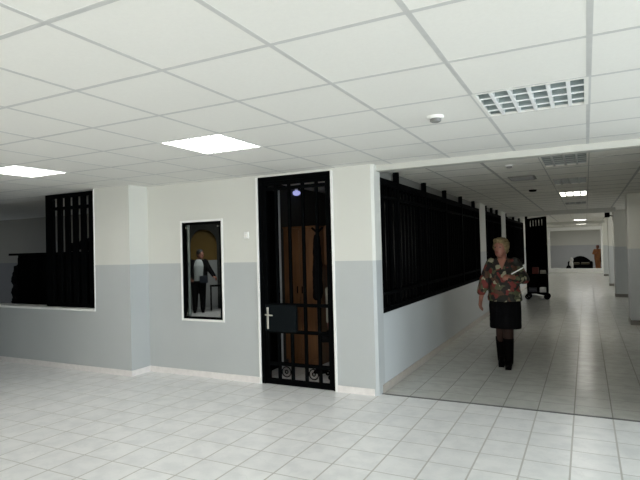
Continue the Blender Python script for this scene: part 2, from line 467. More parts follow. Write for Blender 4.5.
# ------------------------------------------------------------------ black steel door
dr = bpy.data.objects.new('door_1', None); C.objects.link(dr); dr.location = (DOOR[0], FW+.005, 0)
struct(dr); dr['label'] = 'black steel grille door standing between small window and pillar'
W_, H_ = DOOR[1]-DOOR[0], DOOR[2]
w = MB(); w.box(0, 0, 0, .045, .06, H_); w.box(W_-.03, 0, 0, W_, .06, H_); w.box(.045, 0, H_-.05, W_-.03, .06, H_)
w.build('door_frame', M['black'], dr, bevel=.003)
w = MB(); w.box(.05, .005, .004, .10, .05, H_-.055); w.box(W_-.075, .005, .004, W_-.033, .05, H_-.055)
w.box(.10, .005, .004, W_-.075, .05, .065); w.box(.10, .005, H_-.10, W_-.075, .05, H_-.055)
w.build('leaf_frame', M['black'], dr, bevel=.003)
for z in (2.215, .90, .60, .235): MB().box(.10, .01, z-.018, W_-.075, .045, z+.018).build('rail', M['black'], dr)
for x in (.225, .395, .57, .74): MB().box(x-.016, .012, .065, x+.016, .04, H_-.10).build('bar', M['black'], dr)
MB().box(.055, .0, .60, .455, .052, .90).build('lock_plate', plain('lock_panel', (.005, .007, .008), .6, spec=.04), dr, bevel=.004)
hd = MB().box(.083, -.010, .625, .108, .002, .87).build('handle_plate', M['steel'], dr, bevel=.004)
lv = MB().limb([((.096, -.01, .79), .009), ((.096, -.045, .79), .009)]).limb([((.096, -.045, .79), .009), ((.18, -.045, .785), .008)])
lv.build('lever', M['steel'], hd, smooth=True)
for x in (.31, .655): MB().ring((x, .026, .15), .056, .006).ring((x, .026, .15), .018, .006).box(x-.085, .02, .147, x-.05, .03, .153).box(x+.05, .02, .147, x+.085, .03, .153).build('rosette', M['black'], dr, smooth=True)

# ------------------------------------------------------------------ fixed grilles
g = thing('window_grille', 'tall black barred grille beside the right jamb of the wide left opening', 'grille', (-6.765, 4.80, OPEN[2]))
gw, gh = 1.075, ZC-OPEN[2]-.008
MB().box(0, 0, 0, .16, .04, gh).box(gw-.04, 0, 0, gw, .04, gh).box(.16, 0, gh-.055, gw-.04, .04, gh).box(.16, 0, 0, gw-.04, .04, .05).build('frame', M['black'], g, bevel=.003)
MB().box(.16, .005, gh-.22, gw-.04, .035, gh-.175).build('rail', M['black'], g)
for k in range(5): MB().box(.285+.158*k-.048, .008, .05, .285+.158*k+.048, .032, gh-.055).build('bar', M['black'], g)

# corridor windows: black barred frames with dark glass, posts run up to the ceiling
def corridor_window(a, b, name, label, npost):
    t = thing(name, label, 'window', (XK-.06, a, SILL))
    l = b-a; hh = 2.27-SILL
    MB().box(0, 0, 0, .05, l, .05).box(0, 0, hh-.07, .05, l, hh).box(0, 0, .05, .05, .06, hh-.07).box(0, l-.06, .05, .05, l, hh-.07).build('frame', M['black'], t, bevel=.003)
    for z in (.20, hh-.20): MB().box(.005, .06, z-.015, .045, l-.06, z+.015).build('rail', M['black'], t)
    for k in range(npost):
        y = l*(k+.55)/npost if npost > 3 else l*(k+.3)/npost
        MB().box(-.005, y-.025, .05, .055, y+.025, ZK-SILL).build('post', M['black'], t)
    nb = int(l/.14)
    for k in range(1, nb):
        y = l*k/nb; MB().box(.012, y-.009, .05, .036, y+.009, hh-.07).build('bar', M['black'], t)
    MB().box(-.03, .02, .02, -.022, l-.02, hh-.02).build('pane', M['glass_dark'], t)
    MB().box(-.10, 0, hh, -.03, l, ZK-SILL-.002).build('gap_fill_panel', M['gap_fill'], t)  # added panel, stands in for the dimly lit ceiling behind the gap
    return t
corridor_window(*CW[0], 'barred_window', 'long black barred window at the mouth of the corridor, right of the pillar', 5)
corridor_window(*CW[1], 'barred_window', 'black barred window on corridor wall just beside the woman, after the long one', 3)
corridor_window(*CW[2], 'barred_window', 'farthest black barred window on corridor wall, behind the woman and before the open gate', 3)

# open black gate leaf standing out into the corridor
g = thing('folding_gate', 'tall black steel gate leaf standing open across corridor beyond the woman', 'gate', (-1.62, 17.35, 0), math.atan2(-1.15, .62))
gl, gh = 1.31, 2.30
MB().box(-.06, -.03, 0, -.005, .03, ZK).build('post', M['black'], g)
MB().box(0, -.02, .03, .07, .02, gh).box(gl-.06, -.02, .03, gl, .02, gh).box(.07, -.02, .03, gl-.06, .02, .16).box(.07, -.02, gh-.07, gl-.06, .02, gh).box(.07, -.02, .85, gl-.06, .02, 1.15).build('frame', M['black'], g, bevel=.003)
for k in range(6):
    x = .07+(gl-.13)*(k+.5)/6; MB().box(x-.055, -.012, .16, x+.055, .012, gh-.07).build('bar', M['black'], g)
MB().box(.07, -.004, .16, gl-.06, .004, 2.05).build('infill_panel', M['black'], g)
for k in (0, 1): MB().tube((.03, 0, .3+k*1.5), (.03, 0, .42+k*1.5), .025).build('hinge', M['black'], g)
MB().tube((gl-.03, 0, 0), (gl-.03, 0, .03), .02).build('drop_bolt', M['black'], g)

# ------------------------------------------------------------------ ceiling lamps
def lamp(x, y, lit, label, sx=.6, sy=.6, z=ZC, nx=6, ny=4, em='lit', bm_='blade', rm='reflector', grp='square lamps in the lobby ceiling'):
    t = thing('ceiling_light', label, 'ceiling light', (x, y, z), 0, grp)
    h = .10
    w = MB(); e = .012
    w.box(e, e, h, sx-e, sy-e, h+.01); w.box(e, e, .0, e+.008, sy-e, h); w.box(sx-e-.008, e, 0, sx-e, sy-e, h)
    w.box(e+.008, e, 0, sx-e-.008, e+.008, h); w.box(e+.008, sy-e-.008, 0, sx-e-.008, sy-e, h)
    w.build('housing', M['reflector'], t)
    w = MB(); f = .022
    w.box(0, 0, -.002, f, sy, .012); w.box(sx-f, 0, -.002, sx, sy, .012); w.box(f, 0, -.002, sx-f, f, .012); w.box(f, sy-f, -.002, sx-f, sy, .012)
    w.build('frame', M['tile' if z < 2.38 else 'tile_corr'], t)
    if lit: MB().box(f, f, .016, sx-f, sy-f, .024).build('diffuser', M[em], t)
    else:
        for k in range(ny):
            yy = sy*(k+.5)/ny; MB().tube((.04, yy, .075), (sx-.04, yy, .075), .013).build('tube', M['tube'], t, smooth=True)
    for k in range(1, nx):
        xx = sx*k/nx; MB().box(xx-.010, f, -.002, xx+.010, sy-f, .045).build('louvre_blade', M[bm_], t)
    for k in range(1, ny):
        yy = sy*k/ny; rb = MB().box(f, yy-.004, .006, sx-f, yy+.004, .045).build('reflector_blade', M[rm], t)
        MB().box(f, yy-.006, .0, sx-f, yy+.006, .006).build('lip', M[bm_], rb)
    return t
lab = {(-5.36, 3.06): 'lit square lamp in white tiled ceiling at the left edge, over the wide opening',
       (-2.96, 3.06): 'brightly lit square louvre lamp in white ceiling above the small window and black door',
       (-.56, 3.06): 'unlit square lamp with louvre grid showing, in white ceiling before the corridor'}
for x, y in LAMPS:
    if y < 0 or x > 1: continue
    lamp(x, y, x < -2, lab[(x, y)])
# lamps of the lobby behind the camera
for x, y in LAMPS:
    if y < 0 or x > 1: lamp(x, y, y < 0, 'lit square lamp in the lobby ceiling behind the viewpoint' if y < 0 else 'unlit square lamp in the lobby ceiling outside the right edge')
kl = ['unlit pale grey louvre lamp just inside the corridor ceiling', 'second lamp of the corridor ceiling, unlit and dark',
      'nearest glowing lamp of the corridor ceiling', 'unlit lamp between first and second glowing lamps of the corridor',
      'second glowing lamp along the corridor ceiling', 'third and small glowing lamp far along the corridor ceiling', 'last glowing lamp before the end wall of the corridor']
for (yc, lit), lb in zip(KL, kl):
    lamp(-.405, yc-.42, lit, lb, .46, .84, ZK, 4, 6, 'lit_corr', 'blade' if lit else 'blade_corr', 'reflector_corr', 'lamps along the corridor ceiling')

# small fittings
def detector(x, y, z, label, s=1.0):
    t = thing('smoke_detector', label, 'smoke detector', (x, y, z))
    MB().oval([(0, 0, -.018*s, .05*s, .05*s), (0, 0, -.008*s, .055*s, .055*s), (0, 0, 0, .056*s, .056*s)]).build('base', M['white'], t)
    MB().oval([(0, 0, -.042*s, .022*s, .022*s), (0, 0, -.035*s, .036*s, .036*s), (0, 0, -.018*s, .038*s, .038*s)]).build('sensor_head', plain('sensor_grey', (.20, .20, .19), .5), t)
detector(-.865, 3.44, ZC, 'small smoke detector on white lobby ceiling, left of louvre lamp')
detector(-.73, 6.1, ZK, 'tiny smoke detector on dim corridor ceiling just past the lintel', .8)
v = thing('ceiling_vent', 'dark rectangular vent in corridor ceiling, left of the lamps', 'vent', (-.72, 7.35, ZK))
MB().box(-.16, -.20, -.012, .16, .20, 0).build('frame', plain('vent_grey', (.16, .155, .14), .6), v)
for k in range(5): MB().box(-.14, -.16+.075*k, -.022, .14, -.14+.075*k, -.012).build('slat', M['tbar_corr'], v)
s = thing('ceiling_speaker', 'small dark round fitting on corridor ceiling beyond the vent', 'speaker', (-.74, 9.1, ZK))
MB().oval([(0, 0, -.03, .05, .05), (0, 0, 0, .065, .065)]).build('cover', M['black'], s)
t = thing('wall_sensor', 'small white box sensor on wall between small window and black door', 'sensor', (-3.51, FW, 1.70))
MB().box(-.032, -.02, -.04, .032, 0, .04).build('box', M['white'], t, bevel=.008)
MB().ball((0, -.021, -.008), .015, .008, .015).build('lens', plain('sensor_lens', (.72, .70, .64), .3), t, smooth=True)

# columns down the right of the corridor
for y, lb in ((11.03, 'nearest grey column, cut by the right edge of the picture'), (16.54, 'second grey column from the right, carrying the camera'),
              (20.66, 'third grey column along the right of the corridor'), (26.8, 'farthest thin-looking grey column beside the end opening')):
    t = thing('column', lb, 'column', (.95, y+.26, 0), 0, 'columns along the right side of the corridor')
    MB().box(-.26, -.26, .085, .26, .26, ZK).build('shaft', M['wall_corr'], t, bevel=.01)
    MB().box(-.27, -.27, 0, .27, .27, .085).build('plinth', plain('column_plinth', (.16, .15, .135), .4), t)
t = thing('security_camera', 'black camera box on bracket near the top of second column', 'camera', (.69, 16.66, 2.24))
MB().tube((0, 0, 0), (-.10, -.03, .03), .014).build('bracket', M['black'], t)
MB().box(-.20, -.24, -.03, -.08, .04, .10).build('body', M['black'], t, bevel=.012)
MB().limb([((-.14, -.24, .035), .035), ((-.14, -.27, .035), .035)], 16, True).build('lens', M['glass_dark'], t)

# ------------------------------------------------------------------ inside the rooms
# left room: tall black cabinet and black coat behind the opening
c = thing('black_cabinet', 'tall black cabinet with overhanging top seen through the wide left opening', 'cabinet', (-8.32, 5.40, 0))
MB().box(0, 0, .08, 1.62, .45, 1.54).box(.03, .03, 0, 1.59, .42, .08).build('body', M['blackp'], c, bevel=.008)
MB().box(-.17, -.05, 1.54, 1.66, .48, 1.575).build('top', M['blackp'], c, bevel=.006)
for k in (0, 1, 2):
    dd = MB().box(.02+.53*k, -.02, .12, .53+.53*k, 0, 1.50).build('door', M['blackp'], c, bevel=.006)
    MB().tube((.48+.53*k, -.035, .85), (.48+.53*k, -.035, .98), .008).build('handle', M['black'], dd)
w = MB(); w.limb([((-8.53, 5.60, 1.42), .05), ((-8.53, 5.60, 1.25), .13), ((-8.57, 5.60, 1.08), .11), ((-8.53, 5.60, .94), .15), ((-8.55, 5.60, .78), .12), ((-8.53, 5.60, .45), .15)])
tag(w.build('coat', M['blackf'], remesh=.02, soft=3, disp=(.13, .10)), 'bulky black coat hanging at the left end of tall black cabinet', 'coat')
for x, r, l in ((-7.20, .075, 'left one of two small dark bundles on top of black cabinet'), (-6.92, .10, 'larger dark bundle on black cabinet top, next to the opening jamb')):
    w = MB(); w.ball((x, 5.6, 1.577+r*.98), r*1.3, r*1.3, r); w.ball((x+r*.7, 5.6, 1.577+r*1.4), r*.7)
    tag(w.build('bundle', M['blackf'], remesh=.012, soft=2), l, 'bundle', 'dark bundles on the cabinet')

# office behind the steel door
c = thing('wooden_cabinet', 'tall brown wooden cabinet seen through bars of the black door', 'cabinet', (-3.61, 6.02, 0))
MB().box(0, 0, .06, .50, .42, 1.80).box(.02, .02, 0, .48, .40, .06).build('body', M['wood'], c, bevel=.005)
MB().box(-.005, -.012, 1.80, .51, .43, 1.825).build('top', M['wood'], c, bevel=.004)
for k in (0, 1):
    dd = MB().box(.012+.242*k, -.02, .09, .246+.242*k, 0, 1.78).build('door', M['wood'], c, bevel=.004)
    MB().limb([((.215+.07*k, -.03, .95), .008), ((.215+.07*k, -.03, 1.03), .008)]).build('handle', M['black'], dd)
c = thing('wall_cupboard', 'small brown cupboard high on the wall, seen at right through the black door', 'cupboard', (-3.12, 6.24, 1.30))
MB().box(0, 0, 0, .48, .25, .53).build('body', M['wood'], c, bevel=.005)
for k in (0, 1): MB().box(.01+.235*k, -.018, .012, .235+.235*k, 0, .518).build('door', M['wood'], c, bevel=.004)
struct(MB().box(-3.62, 6.55, 0, XK-.2, 6.62, 1.84).build('wall_office_partition', plain('office_partition', (.55, .54, .47), .7)))
c = thing('inner_door', 'black inner door leaf folded back behind left side of the steel door', 'door', (-3.60, 5.30, 0))
MB().box(0, 0, .01, .04, .52, 2.28).build('leaf', M['blackp'], c, bevel=.003)
part_label(MB().box(-.015, .52, 0, .05, .555, 2.34).build('edge_strip', plain('pale_edge', (.55, .56, .58), .4), c), 'pale grey strip along the edge')
MB().limb([((.045, .45, 1.0), .01), ((.08, .45, 1.0), .012)]).build('knob', M['steel'], c)
c = thing('coat_stand', 'black coat stand with dark coat, between brown cabinet and cupboard', 'coat stand', (-2.96, 5.75, 0))
MB().tube((0, 0, .03), (0, 0, 1.80), .018).limb([((0, 0, 1.72), .012), ((.07, 0, 1.78), .012)]).limb([((0, 0, 1.72), .012), ((-.07, 0, 1.78), .012)]).build('pole', M['black'], c)
MB().oval([(0, 0, 0, .09, .09), (0, 0, .03, .08, .08)]).build('base', M['black'], c)
MB().limb([((0, -.02, 1.68), .035), ((.0, -.02, 1.5), .055), ((.0, -.02, .95), .065)]).build('coat', M['blackf'], c, remesh=.015, soft=2, disp=(.03, .1))
# swivel chair
c = thing('office_chair', 'black swivel chair with grey backrest standing inside office behind the steel door', 'chair', (-2.60, 5.62, 0), .3)
MB().box(-.23, -.22, .44, .23, .23, .52).build('seat', M['blackf'], c, bevel=.03)
part_label(MB().box(-.22, .19, .60, .22, .25, 1.05).build('backrest', M['grey_cloth'], c, bevel=.028), 'grey cloth backrest')
MB().tube((0, .21, .46), (0, .22, .66), .02).build('back_post', M['black'], c)
MB().tube((0, 0, .10), (0, 0, .45), .028).build('gas_lift', M['black'], c)
for k in range(5):
    a = 2*PI*k/5+.3; lg = MB().limb([((0, 0, .11), .022), ((.20*math.cos(a), .20*math.sin(a), .075), .014)]).build('leg', M['black'], c)
    MB().ring((.20*math.cos(a), .20*math.sin(a), .032), .020, .0119, 'y', 14, 8).build('caster', M['black'], lg)
w = MB(); w.ball((-2.64, 5.60, .617), .13, .11, .092).ball((-2.58, 5.58, .66), .08, .08, .09)
tag(w.build('bag', M['red'], remesh=.012, soft=3), 'dark red cloth bag lying on the seat of black swivel chair', 'bag')
w = MB(); w.limb([((-3.03, 5.78, .10), .10), ((-3.03, 5.78, .34), .12), ((-3.02, 5.78, .5), .07)])
lamp_ = thing('globe_lamp', 'small blue-white glowing lamp up inside office, seen through top of the black door', 'lamp', (-3.585, 6.36, 2.31))
MB().ball((0, 0, 0), .058, .058, .038).build('globe', M['bulb'], lamp_, smooth=True)
MB().tube((0, 0, .03), (0, 0, .12), .022).build('cap', M['white'], lamp_)
MB().tube((0, 0, .12), (0, 0, .185), .008).build('stem', M['black'], lamp_)
struct(MB().box(-3.62, 5.23, 2.5, XK-.2, 9.1, 2.56).build('ceiling_office', M['tile_corr']))
w = MB()

# hall table
def rot_pt(c, rz, p): return Matrix.Translation(c) @ Matrix.Rotation(rz, 4, 'Z') @ Vector(p)
t = thing('side_table', 'small dark table beside the standing man, seen through small window', 'table', tuple(rot_pt(hall_c, rzh, (.36, -.40, 0))), rzh)
MB().box(-.22, -.2, .62, .22, .2, .65).build('tabletop', M['blackp'], t, bevel=.004)
for sx in (-.19, .19):
    for sy in (-.17, .17): MB().box(sx-.02, sy-.02, 0, sx+.02, sy+.02, .62).build('leg', M['blackp'], t)

# ------------------------------------------------------------------ people
def make_hand(b, wrist, d, nrm, side, curl=.35, s=1.0):
    """palm, four bent fingers of unequal length and a thumb off the palm's side; side: direction of the thumb"""
    d = Vector(d).normalized(); nrm = Vector(nrm); nrm = (nrm - d*nrm.dot(d)).normalized()
    side = d.cross(nrm)*(1 if d.cross(nrm).dot(Vector(side)) > 0 else -1)
    w = Vector(wrist)
    b.limb([(w, .024*s), (w+d*.03*s, .026*s)])
    for k in range(4):
        o = side*(.029-.0195*k)*s
        b.limb([(w+d*.02*s+o*.7, .015*s), (w+d*.088*s+o, .0115*s)])
        ln = (.068, .077, .072, .056)[k]*s
        p0 = w+d*.088*s+o; d1 = (d*math.cos(curl)+nrm*math.sin(curl)).normalized()
        p1 = p0+d1*ln*.5; d2 = (d*math.cos(curl*2.2)+nrm*math.sin(curl*2.2)).normalized(); p2 = p1+d2*ln*.5
        b.limb([(p0, .0100*s), (p1, .0090*s), (p2, .0075*s)], 10)
    th = w+d*.03*s+side*.022*s
    t1 = th+(d*.6+side*.75+nrm*.25).normalized()*.038*s; t2 = t1+(d*.9+side*.2+nrm*.35).normalized()*.03*s
    b.limb([(th, .015*s), (t1, .0115*s), (t2, .009*s)], 10)

def head_on(b, c, yaw, s=1.0):
    m = Matrix.Translation(Vector(c)) @ Matrix.Rotation(yaw, 4, 'Z') @ Matrix.Scale(s, 4)
    h = MB()
    h.oval([(0, -.050, -.118, .018, .016), (0, -.045, -.108, .036, .036), (0, -.032, -.085, .052, .058), (0, -.012, -.05, .064, .082),
            (0, 0, 0, .072, .094), (0, .004, .04, .073, .095), (0, .006, .075, .063, .082), (0, .006, .10, .040, .055), (0, .006, .112, .012, .016)])
    h.limb([((0, -.090, .012), .009), ((0, -.108, -.028), .0145)], 10)                    # nose
    h.ball((0, -.081, -.062), .024, .012, .007); h.ball((0, -.079, -.073), .021, .012, .007)  # lips
    h.ball((0, -.068, -.105), .022, .017, .015)                                           # chin
    h.ball((-.034, -.078, .024), .022, .012, .007); h.ball((.034, -.078, .024), .022, .012, .007)  # brows
    for sx in (-1, 1): h.ball((sx*.074, .010, -.012), .010, .020, .032)                   # ears
    h.xf(m)
    tmp = bpy.data.meshes.new('t'); h.bm.to_mesh(tmp); h.bm.free(); b.bm.from_mesh(tmp); bpy.data.meshes.remove(tmp)
    return m

def face_parts(m, body):
    for sx in (-1, 1): MB().ball((sx*.031, -.083, .002), .0125, .008, .0075, 10).xf(m).build('eye', M['eye'], body, smooth=True)
    MB().ball((0, -.0905, -.066), .023, .006, .0065, 12).xf(m).build('mouth', M['lips'], body, smooth=True)

# --- the woman walking in the corridor
P = thing('person', 'woman in patterned blouse and black skirt walking along the corridor holding white paper', 'person', (-.925, 6.88, 0), math.radians(4))
RA = [((-.150, .0, 1.28), .044), ((-.235, .02, 1.06), .040), ((-.285, -.02, .845), .027)]
LA = [((.130, .0, 1.28), .044), ((.225, .03, 1.07), .040), ((.105, -.17, 1.115), .027)]
LEGR = [((-.075, .01, .86), .095), ((-.055, .02, .47), .058), ((-.065, .05, .30), .052), ((-.060, .07, .09), .036)]
LEGL = [((.075, -.01, .86), .095), ((.030, -.06, .47), .060), ((.030, -.07, .30), .053), ((.028, -.06, .09), .036)]
b = MB()
b.oval([(0, 0, .80, .15, .11), (0, 0, .90, .175, .125), (-.003, 0, 1.02, .145, .105), (-.008, -.005, 1.16, .150, .11), (-.012, 0, 1.26, .145, .095), (-.015, 0, 1.32, .075, .06)])
b.limb([((-.015, .01, 1.31), .060), ((-.022, 0, 1.42), .050)])
for ch in (RA, LA, LEGR, LEGL): b.limb(ch)
for x, y in ((-.060, .07), (.028, -.06)): b.limb([((x, y+.02, .07), .036), ((x, y-.12, .035), .028)])
make_hand(b, RA[-1][0], (-.12, -.10, -1), (.6, -.2, 0), (0, -1, 0), .35)
make_hand(b, LA[-1][0], (-.55, -.75, .25), (-.1, .3, -1), (.2, .2, 1), .75)
mw = head_on(b, (-.028, -.02, 1.482), math.radians(-22))
bod = b.build('body', M['skin'], P, remesh=.0055, soft=3)
face_parts(mw, bod)
# hair: short, full, leaving the face free
h = MB(); h.ball((0, .020, .034), .094, .098, .094, 20); h.ball((0, -.045, .082), .072, .052, .040); h.ball((.068, .006, .01), .030, .05, .058); h.ball((-.068, .006, .01), .030, .05, .058)
h.ball((0, .065, -.03), .070, .045, .062)
h.xf(mw); h.build('hair', M['blonde'], P, remesh=.008, soft=1, disp=(.030, .022))
# blouse with three-quarter sleeves
c = MB(); c.oval([(0, 0, .815, .205, .155), (0, 0, .86, .205, .155), (-.002, 0, .95, .190, .145), (-.005, -.005, 1.06, .182, .14), (-.008, -.012, 1.17, .190, .150), (-.012, -.003, 1.26, .182, .122), (-.014, .008, 1.325, .115, .08), (-.016, .018, 1.355, .066, .052)])
c.limb([((-.150, 0, 1.285), .069), ((-.235, .02, 1.08), .066), ((-.275, -.01, .93), .058)])
c.limb([((.130, 0, 1.285), .069), ((.230, .03, 1.08), .066), ((.150, -.11, 1.10), .056)])
c.build('blouse', M['blouse'], P, remesh=.009, soft=4, disp=(.016, .09))
# open V neckline with the skin of the chest showing
v = MB(); vv = [v.bm.verts.new(p) for p in ((-.072, -.088, 1.345), (.042, -.088, 1.345), (-.014, -.170, 1.205), (-.072, -.03, 1.345), (.042, -.03, 1.345), (-.014, -.10, 1.205))]
for f in ((0, 1, 2), (3, 4, 5), (0, 1, 4, 3), (1, 2, 5, 4), (2, 0, 3, 5)): v.bm.faces.new([vv[i] for i in f])
v.build('neckline', M['skin'], P, bevel=.01, smooth=True)
s = MB(); s.oval([(-.0, -.005, .475, .185, .135), (-.0, 0, .50, .188, .138), (0, 0, .62, .190, .14), (0, 0, .75, .192, .14), (0, 0, .85, .185, .132), (0, 0, .90, .178, .128)])
s.build('skirt', M['skirt'], P, remesh=.009, soft=3, disp=(.012, .12))
for n_, ch, y in (('R', LEGR, .07), ('L', LEGL, -.06)):
    x = ch[-1][0][0]
    k = MB(); k.limb([(ch[1][0], ch[1][1]+.007), (ch[2][0], ch[2][1]+.007), (ch[3][0], ch[3][1]+.007)])
    k.build('stocking', M['tights'], P, remesh=.008, soft=2)
    k = MB(); k.limb([((ch[2][0][0], ch[2][0][1], .36), .066), ((ch[3][0][0], ch[3][0][1], .05), .053)], 16, True)
    k.limb([((ch[3][0][0], ch[3][0][1], .11), .050), ((x, y-.05, .06), .046)])
    k.limb([((x, y+.03, .056), .047), ((x, y-.10, .048), .042), ((x, y-.155, .040), .036)])
    k.box(x-.034, y+.0, 0, x+.034, y+.068, .05); k.box(x-.035, y-.17, 0, x+.035, y-.04, .02)
    k.build('boot', M['leather'], P, remesh=.007, soft=2)
pp = MB(); pp.tube((.10, -.262, 1.16), (.235, -.225, 1.235), .007)
tag(pp.xf(Matrix.Translation((-.925, 6.88, 0)) @ Matrix.Rotation(math.radians(4), 4, 'Z')).build('rolled_paper', M['paper'], smooth=True), 'white rolled paper held in hand of the woman', 'paper')

# --- the man seen through the small window
PM = thing('person', 'man in dark open jacket and grey shirt seen standing through small window', 'person', (-8.80, 10.45, 0), math.radians(40))
ra = [((-.17, 0, 1.28), .055), ((-.27, .05, 1.03), .045), ((-.22, -.12, .86), .030)]
la = [((.17, 0, 1.28), .055), ((.27, -.10, 1.08), .045), ((.37, -.22, .93), .030)]
lr = [((-.085, 0, .84), .095), ((-.10, -.01, .46), .062), ((-.11, .02, .08), .040)]
ll = [((.085, 0, .84), .095), ((.09, -.03, .46), .062), ((.09, 0, .08), .040)]
b = MB()
b.oval([(0, 0, .78, .15, .11), (0, 0, .88, .165, .115), (0, 0, 1.0, .15, .105), (.01, 0, 1.15, .175, .115), (.015, 0, 1.25, .18, .105), (.02, 0, 1.32, .10, .07)])
b.limb([((.025, .01, 1.29), .06), ((.035, 0, 1.40), .052)])
for ch in (ra, la, lr, ll): b.limb(ch)
for x, y in ((-.11, .02), (.09, 0)): b.limb([((x, y+.02, .06), .036), ((x, y-.13, .035), .028)])
make_hand(b, ra[-1][0], (.4, -.8, -.5), (1, 0, 0), (0, 0, 1), .6); make_hand(b, la[-1][0], (.5, -.5, -.6), (-.3, .2, -.6), (-.6, -.4, 0), .4)
mm = head_on(b, (.055, -.015, 1.47), math.radians(35))
bod = b.build('body', M['skin'], PM, remesh=.008, soft=3); face_parts(mm, bod)
h = MB(); h.ball((0, .018, .042), .094, .102, .094, 18); h.ball((0, .06, -.02), .072, .055, .075); h.xf(mm); h.build('hair', M['darkhair'], PM, remesh=.010, soft=2)
c = MB(); c.oval([(0, -.015, .80, .155, .135), (0, -.02, 1.0, .15, .13), (.01, -.02, 1.18, .165, .13), (.015, -.01, 1.28, .13, .10), (.02, 0, 1.34, .075, .065)])
c.build('shirt', M['shirt'], PM, remesh=.012, soft=3)
for sx in (-1, 1):
    c = MB(); c.oval([(sx*.155, .01, .74, .075, .14), (sx*.15, .01, 1.0, .070, .14), (sx*.155, .01, 1.2, .075, .13), (sx*.12, .01, 1.33, .07, .08)])
    ch = ra if sx < 0 else la
    c.limb([(ch[0][0], .075), (ch[1][0], .066), (ch[2][0], .052)])
    c.build('jacket_half', M['blackf'], PM, remesh=.012, soft=3)
c = MB(); c.oval([(0, .09, .76, .20, .05), (0, .10, 1.0, .19, .05), (.01, .09, 1.25, .19, .05), (.02, .06, 1.34, .10, .05)]); c.build('jacket_back', M['blackf'], PM, remesh=.012, soft=2)
c = MB(); c.oval([(0, 0, .76, .17, .125), (0, 0, .88, .175, .13)])
for ch in (lr, ll): c.limb([(ch[0][0], .11), (ch[1][0], .082), (ch[2][0], .062)])
c.build('trousers', M['blackf'], PM, remesh=.012, soft=3)
for x, y in ((-.11, .02), (.09, 0)):
    MB().limb([((x, y+.03, .045), .044), ((x, y-.15, .036), .036)]).box(x-.036, y-.17, 0, x+.036, y+.06, .02).build('shoe', M['leather'], PM, remesh=.009, soft=2)
tg = MB(); bx = rot_pt((-8.80, 10.45, 0), math.radians(40), (.12, -.20, .84))
tag(tg.box(-.10, -.05, -.09, .10, .05, .09).xf(Matrix.Translation(bx) @ Matrix.Rotation(math.radians(40), 4, 'Z')).build('waist_bag', M['blue'], bevel=.015), 'small dark blue bag held at waist of man in jacket', 'bag')

# --- the figure in rust brown beyond the end opening
PF = thing('person', 'small distant figure in rust brown clothes standing at the far end of the corridor', 'person', (.545, 31.9, 0))
b = MB(); s_ = .86
def sc(p): return tuple(v*s_ for v in p)
ra = [(sc((-.15, 0, 1.30)), .045), (sc((-.24, 0, 1.08)), .038), (sc((-.12, -.14, 1.10)), .026)]
la = [(sc((.15, 0, 1.30)), .045), (sc((.22, .02, 1.05)), .038), (sc((.22, -.04, .84)), .026)]
lr = [(sc((-.08, 0, .86)), .08), (sc((-.075, -.02, .46)), .055), (sc((-.075, .01, .08)), .035)]
ll = [(sc((.08, 0, .86)), .08), (sc((.075, -.01, .46)), .055), (sc((.075, .02, .08)), .035)]
b.oval([(0, 0, .68, .13, .10), (0, 0, .78, .145, .105), (0, 0, .90, .125, .09), (0, 0, 1.02, .14, .10), (0, 0, 1.09, .145, .085), (0, 0, 1.15, .08, .06)])
b.limb([((0, .01, 1.12), .05), ((0, 0, 1.22), .045)])
for ch in (ra, la, lr, ll): b.limb(ch)
for x in (-.065, .065): b.limb([((x, .02, .05), .03), ((x, -.11, .03), .024)])
make_hand(b, ra[-1][0], (.8, -.5, .3), (0, .3, -1), (0, -.3, 1), .5, .86); make_hand(b, la[-1][0], (0, -.15, -1), (-1, 0, 0), (0, -1, 0), .35, .86)
mf = head_on(b, (0, -.01, 1.275), math.radians(-15), .92)
bod = b.build('body', M['skin'], PF, remesh=.008, soft=3); face_parts(mf, bod)
h = MB(); h.ball((0, .02, .035), .088, .094, .090, 18); h.ball((0, .06, -.04), .068, .045, .07); h.xf(mf); h.build('hair', plain('auburn_hair', (.14, .06, .025), .6), PF, remesh=.010, soft=2)
c = MB(); c.oval([(0, 0, .60, .17, .13), (0, 0, .80, .165, .125), (0, 0, .98, .165, .125), (0, 0, 1.09, .16, .105), (0, .005, 1.17, .07, .06)])
for ch in (ra, la): c.limb([(ch[0][0], .062), (ch[1][0], .056), (ch[2][0], .042)])
c.build('tunic', M['brown_cloth'], PF, remesh=.011, soft=3)
c = MB()
for ch in (lr, ll): c.limb([(ch[0][0], .095), (ch[1][0], .072), (ch[2][0], .055)])
c.build('trousers', M['brown_cloth'], PF, remesh=.011, soft=3)
for x in (-.065, .065): MB().limb([((x, .03, .04), .036), ((x, -.12, .034), .032)]).build('shoe', M['leather'], PF, remesh=.009, soft=1)
c = MB(); c.ball((.725, 31.62, .62), .07, .07, .20).ring((.725, 31.62, .86), .055, .013, 'y')
tag(c.build('shoulder_bag', M['blackf'], remesh=.014, soft=2), 'black shoulder bag at the side of distant brown figure', 'bag')

